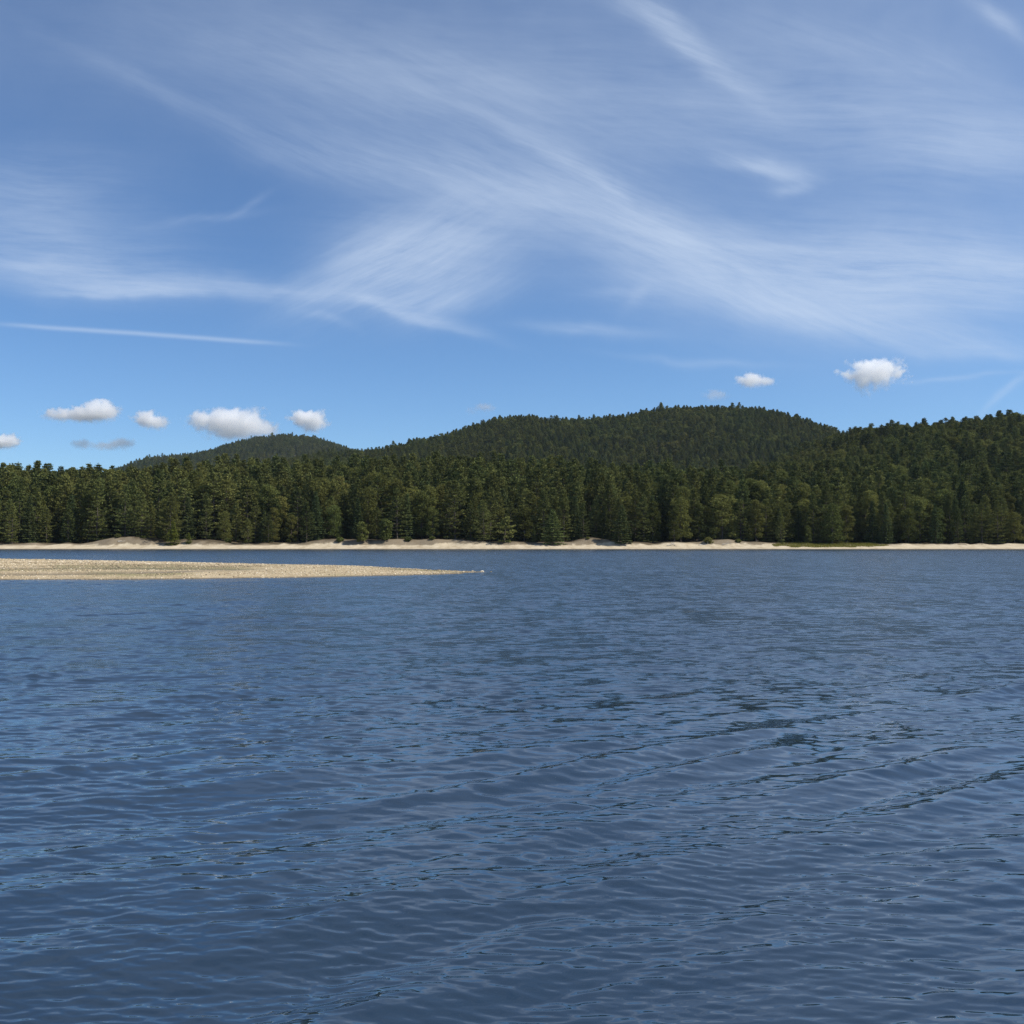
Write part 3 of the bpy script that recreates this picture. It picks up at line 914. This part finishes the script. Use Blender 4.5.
ci = N.new('GeometryNodeCollectionInfo'); ci.inputs['Collection'].default_value = hide_col
ci.inputs['Separate Children'].default_value = True; ci.inputs['Reset Children'].default_value = True
ip = N.new('GeometryNodeInstanceOnPoints'); ip.inputs['Pick Instance'].default_value = True
def na(nm, ty):
    a = N.new('GeometryNodeInputNamedAttribute'); a.data_type = ty; a.inputs['Name'].default_value = nm
    return a.outputs['Attribute']
cr = N.new('ShaderNodeCombineXYZ'); L.new(na("trot", 'FLOAT'), cr.inputs[2])
mw = N.new('ShaderNodeMath'); mw.operation = 'MULTIPLY'; ts = na("tscale", 'FLOAT'); L.new(ts, mw.inputs[0]); L.new(na("twide", 'FLOAT'), mw.inputs[1])
cs = N.new('ShaderNodeCombineXYZ'); L.new(mw.outputs[0], cs.inputs[0]); L.new(mw.outputs[0], cs.inputs[1]); L.new(ts, cs.inputs[2])
L.new(gi.outputs[0], ip.inputs['Points']); L.new(ci.outputs[0], ip.inputs['Instance']); L.new(na("tidx", 'INT'), ip.inputs['Instance Index'])
L.new(cr.outputs[0], ip.inputs['Rotation']); L.new(cs.outputs[0], ip.inputs['Scale'])
L.new(ip.outputs[0], go.inputs[0])
md = fo.modifiers.new("trees", 'NODES'); md.node_group = ng
print("forest instances", n)

# ------------------------------------------------------------------ grass strip on the beach
gmn, g = new_mat("beach_grass")
lf = g.add('ShaderNodeAttribute', attribute_name='leaf').outputs['Fac']
c = g.mix(lf, (.09, .10, .02, 1), (.30, .27, .065, 1))
d = g.add('ShaderNodeBsdfDiffuse', {'Color': c}); t = g.add('ShaderNodeBsdfTranslucent', {'Color': c})
g.add('ShaderNodeOutputMaterial', {'Surface': g.add('ShaderNodeMixShader', {0: .3, 1: d.outputs[0], 2: t.outputs[0]}).outputs[0]})
n = 16000
gx = r.uniform(84, 121, n); gy = r.uniform(324.5, 336, n)
k = ((gx - 102) / 19) ** 2 + ((gy - 330.5) / 5.6) ** 2 + .5 * vnoise(gx / 3, gy / 2, 5) < 1
gx, gy = gx[k], gy[k]; m = len(gx)
gz = ground_h(gx, gy) - .02
hh = r.uniform(.22, .6, m); a = r.uniform(0, 6.283, m)
lx, ly = r.normal(0, .14, m), r.normal(0, .14, m)
A = np.stack([gx - .05 * np.cos(a), gy - .05 * np.sin(a), gz], -1); B = np.stack([gx + .05 * np.cos(a), gy + .05 * np.sin(a), gz], -1)
T = np.stack([gx + lx, gy + ly, gz + hh], -1)
link("grass", mesh_np("grass", np.stack([A, B, T], 1).reshape(-1, 3), np.arange(m * 3).reshape(-1, 3), [gmn], attrs={'leaf': np.repeat(r.random(m), 3)}),
     kind="stuff", cat="grass", label="strip of olive grass on the beach at right")

# driftwood
DW, g = new_mat("driftwood")
c = g.ramp(g.noise(g.add('ShaderNodeTexCoord').outputs['Object'], 3, 4, .6), [(.3, (.30, .26, .21)), (.7, (.62, .57, .49))])
p = g.add('ShaderNodeBsdfPrincipled', {'Base Color': c, 'Roughness': .9})
g.add('ShaderNodeOutputMaterial', {'Surface': p.outputs[0]})
def drift(px, D, L_, ang, up, label, seed, fork=True):
    rr = random.Random(seed); D -= 5
    x = px2x(px, D); z = float(ground_h(np.array([x]), np.array([D]))[0])
    d = Vector((math.cos(ang), math.sin(ang), up))
    P = [d * (L_ * k / 5) + Vector((rr.uniform(-.08, .08), rr.uniform(-.08, .08), rr.uniform(-.03, .10))) for k in range(6)]
    V, Fq = tube(P, [.17, .16, .13, .10, .07, .03], 7)
    if fork:
        for k in (2, 3, 4):
            e = P[k] + Vector((rr.uniform(-.5, .5), rr.uniform(-.4, .4), rr.uniform(.5, 1.0)))
            v2, f2 = tube([P[k], (P[k] + e) / 2 + Vector((.06, 0, .03)), e], [.07, .05, .015], 5)
            o = len(V); V += v2; Fq += [tuple(i + o for i in q) for q in f2]
    return link("driftwood", mesh_np("driftwood", [tuple(v) for v in V], Fq, [DW], smooth=True), loc=(x, D, z + .12), label=label, cat="driftwood",
                group="driftwood on the beach")
drift(667, 333.5, 3.2, .5, .28, "pale forked driftwood leaning up from the beach between spruce and bright bluff", 1)
drift(676, 333.0, 2.4, 2.2, .30, "short driftwood limb crossing the larger forked piece", 2)
drift(699, 336.5, 3.6, .15, .05, "driftwood log lying under the trees above the brightest sand", 3)
drift(722, 336.5, 3.0, -.2, .12, "driftwood log with upturned twigs left of the grassy strip", 4)
drift(118, 335.0, 2.6, .4, .1, "weathered branch lying on the first sand bluff", 5, False)

# ------------------------------------------------------------------ cumulus clouds, real volumes far away
CD = 8500.0


def cloud(px0, px1, py0, py1, lumps, dens, label, seed, grey=1.0, nz=1.0):
    """lumps: (u,v,ru,rv) in 0..1 of the cloud's own box"""
    x0, x1 = px2x(px0, CD), px2x(px1, CD); z1, z0 = (HY - py0) / F * CD + 2, (HY - py1) / F * CD + 2
    W_, H_ = (x1 - x0), (z1 - z0)
    Dp = max(W_ * .7, H_)
    cx_, cz_ = (x0 + x1) / 2, (z0 + z1) / 2
    # domain: squashed ellipsoid hull
    nu, nv = 20, 12
    vs, fs = [], []
    for i in range(nv + 1):
        ph = math.pi * i / nv
        for j in range(nu):
            th = 2 * math.pi * j / nu
            q = lambda t: math.copysign(abs(t) ** .6, t)
            vs.append((q(math.sin(ph)) * q(math.cos(th)) * W_ * .72, q(math.sin(ph)) * q(math.sin(th)) * Dp * .72, q(math.cos(ph)) * H_ * .80))
    for i in range(nv):
        for j in range(nu):
            fs.append((i * nu + j, (i + 1) * nu + j, (i + 1) * nu + (j + 1) % nu, i * nu + (j + 1) % nu))
    m, g = new_mat("cloud_vapour")
    oc = g.add('ShaderNodeTexCoord').outputs['Object']
    n0 = g.vmath('SUBTRACT', g.noise(oc, 2.6 / H_, 5, .62, 'Color'), (.5, .5, .5))
    wv = g.vmath('ADD', oc, g.vmath('MULTIPLY', n0, (H_ * 1.3 * nz, H_ * 1.2 * nz, H_ * .95 * nz)))
    tot = None
    rr = random.Random(seed)
    for (a, b, ra, rb) in lumps:
        L0 = ((a - .5) * W_, rr.uniform(-.12, .12) * Dp, (b - .5) * H_)
        mp = g.add('ShaderNodeMapping', {'Vector': wv, 'Location': L0, 'Scale': (ra * W_, (ra * W_ + rb * H_) * .6, rb * H_)}, vector_type='TEXTURE')
        ln = g.add('ShaderNodeVectorMath', {0: mp.outputs[0]}, operation='LENGTH').outputs['Value']
        v = g.math('SUBTRACT', 1.0, ln)
        tot = v if tot is None else g.math('SMOOTH_MAX', tot, v, .14)
    f = g.noise(oc, 7.0 / H_, 5, .65)
    oz = g.add('ShaderNodeSeparateXYZ', {0: oc}).outputs[2]
    tot = g.math('MULTIPLY', tot, g.rng(oz, -.4 * H_, .35 * H_, .75, 1.7))
    e = g.math('ADD', tot, g.math('MULTIPLY', g.math('SUBTRACT', f, .5), 1.7 * nz))
    oz = g.add('ShaderNodeSeparateXYZ', {0: oc}).outputs[2]
    den = g.math('MULTIPLY', g.math('MULTIPLY', g.math('POWER', g.rng(e, -.05, .66, 0, 1), 1.6), g.rng(oz, -.5 * H_, .15 * H_, .22, 1)), .85 * dens / H_)
    pvv = g.add('ShaderNodeVolumePrincipled', {'Color': (grey, grey, grey, 1), 'Density': den, 'Anisotropy': .5})
    g.add('ShaderNodeOutputMaterial', {'Volume': pvv.outputs[0]})
    return link("cloud", mesh_np("cloud", vs, fs, [m]), loc=(cx_, CD, cz_), label=label, cat="cloud", group="small cumulus clouds over the hills")


cloud(46, 118, 400, 423, [(.18, .30, .24, .24), (.42, .38, .26, .34), (.72, .55, .26, .50), (.60, .32, .36, .30)], 12, "flat-based white cumulus at left with its bulge on the right", 1)
cloud(132, 168, 409, 431, [(.35, .55, .36, .42), (.62, .40, .34, .36)], 9, "small round white cumulus between two larger clouds at left", 2)
cloud(192, 278, 408, 442, [(.20, .60, .24, .34), (.38, .66, .24, .38), (.64, .55, .26, .42), (.80, .34, .22, .28), (.45, .32, .36, .30)], 10, "widest white cumulus just left of the small far hill", 3)
cloud(290, 329, 410, 434, [(.35, .66, .38, .34), (.68, .55, .30, .44), (.55, .30, .26, .30)], 11, "small squarish white cumulus right above the small far hill", 4)
cloud(-14, 18, 433, 451, [(.45, .5, .45, .44), (.7, .6, .3, .36)], 10, "white cumulus cut by the left picture edge", 5)
cloud(844, 916, 358, 400, [(.35, .74, .26, .26), (.58, .74, .26, .26), (.48, .56, .28, .26), (.24, .42, .12, .20), (.27, .22, .10, .22), (.82, .66, .18, .14), (.12, .60, .12, .12)], 9, "largest bright cumulus with a ragged tail, at upper right", 6)
cloud(736, 777, 371, 390, [(.40, .50, .40, .40), (.75, .45, .25, .28)], 5, "thin white puff left of the largest right-hand cloud", 7)
cloud(70, 136, 437, 453, [(.2, .5, .2, .34), (.5, .45, .26, .28), (.8, .55, .22, .40)], 1.6, "faint grey cloud shred low over the forest at left", 8, .82)
cloud(698, 736, 386, 404, [(.5, .5, .4, .35)], .9, "faint cloud wisp just above the main summit", 9, .9)
cloud(462, 500, 401, 416, [(.6, .6, .35, .3), (.25, .3, .2, .25)], 1.0, "faint cloud wisp above the left shoulder of the main hill", 10, .9)

# ------------------------------------------------------------------ air
HZ = (-3560, 3560, -1520, 3640, -6.0, 330.0)
x0, x1, y0, y1, z0, z1 = HZ
vs = [(x0, y0, z0), (x1, y0, z0), (x1, y1, z0), (x0, y1, z0), (x0, y0, z1), (x1, y0, z1), (x1, y1, z1), (x0, y1, z1)]
fs = [(0, 3, 2, 1), (4, 5, 6, 7), (0, 1, 5, 4), (1, 2, 6, 5), (2, 3, 7, 6), (3, 0, 4, 7)]
hm, g = new_mat("air")
pvv = g.add('ShaderNodeVolumePrincipled', {'Color': (.66, .83, 1.0, 1), 'Density': .000026, 'Anisotropy': .2})
g.add('ShaderNodeOutputMaterial', {'Volume': pvv.outputs[0]})
import os
link("haze", mesh_np("haze", vs, fs, [hm]), kind="stuff", cat="haze", label="thin blue air between the shore and the hills")

# ------------------------------------------------------------------ camera and settings
cam = bpy.data.cameras.new("camera"); cam.lens = 36; cam.sensor_width = 36; cam.sensor_fit = 'HORIZONTAL'
cam.clip_start = .05; cam.clip_end = 100000
co = bpy.data.objects.new("camera", cam); COL.objects.link(co)
co.location = (0, 0, CAM_H); co.rotation_euler = (math.radians(90) + math.atan((HY - 512) / F), 0, 0)
SC.camera = co
vs_ = SC.view_settings
vs_.view_transform = 'Standard'; vs_.look = 'None'; vs_.exposure = .25; vs_.gamma = 1
cy = SC.cycles
cy.max_bounces = 13; cy.diffuse_bounces = 1; cy.glossy_bounces = 3; cy.transmission_bounces = 2; cy.volume_bounces = 12; cy.transparent_max_bounces = 8
cy.volume_step_rate = .4; cy.volume_max_steps = 256
cy.use_denoising = True; cy.denoiser = 'OPENIMAGEDENOISE'; cy.denoising_input_passes = 'RGB_ALBEDO_NORMAL'; cy.denoising_prefilter = 'NONE'
cy.sample_clamp_indirect = 6
SC.render.film_transparent = False
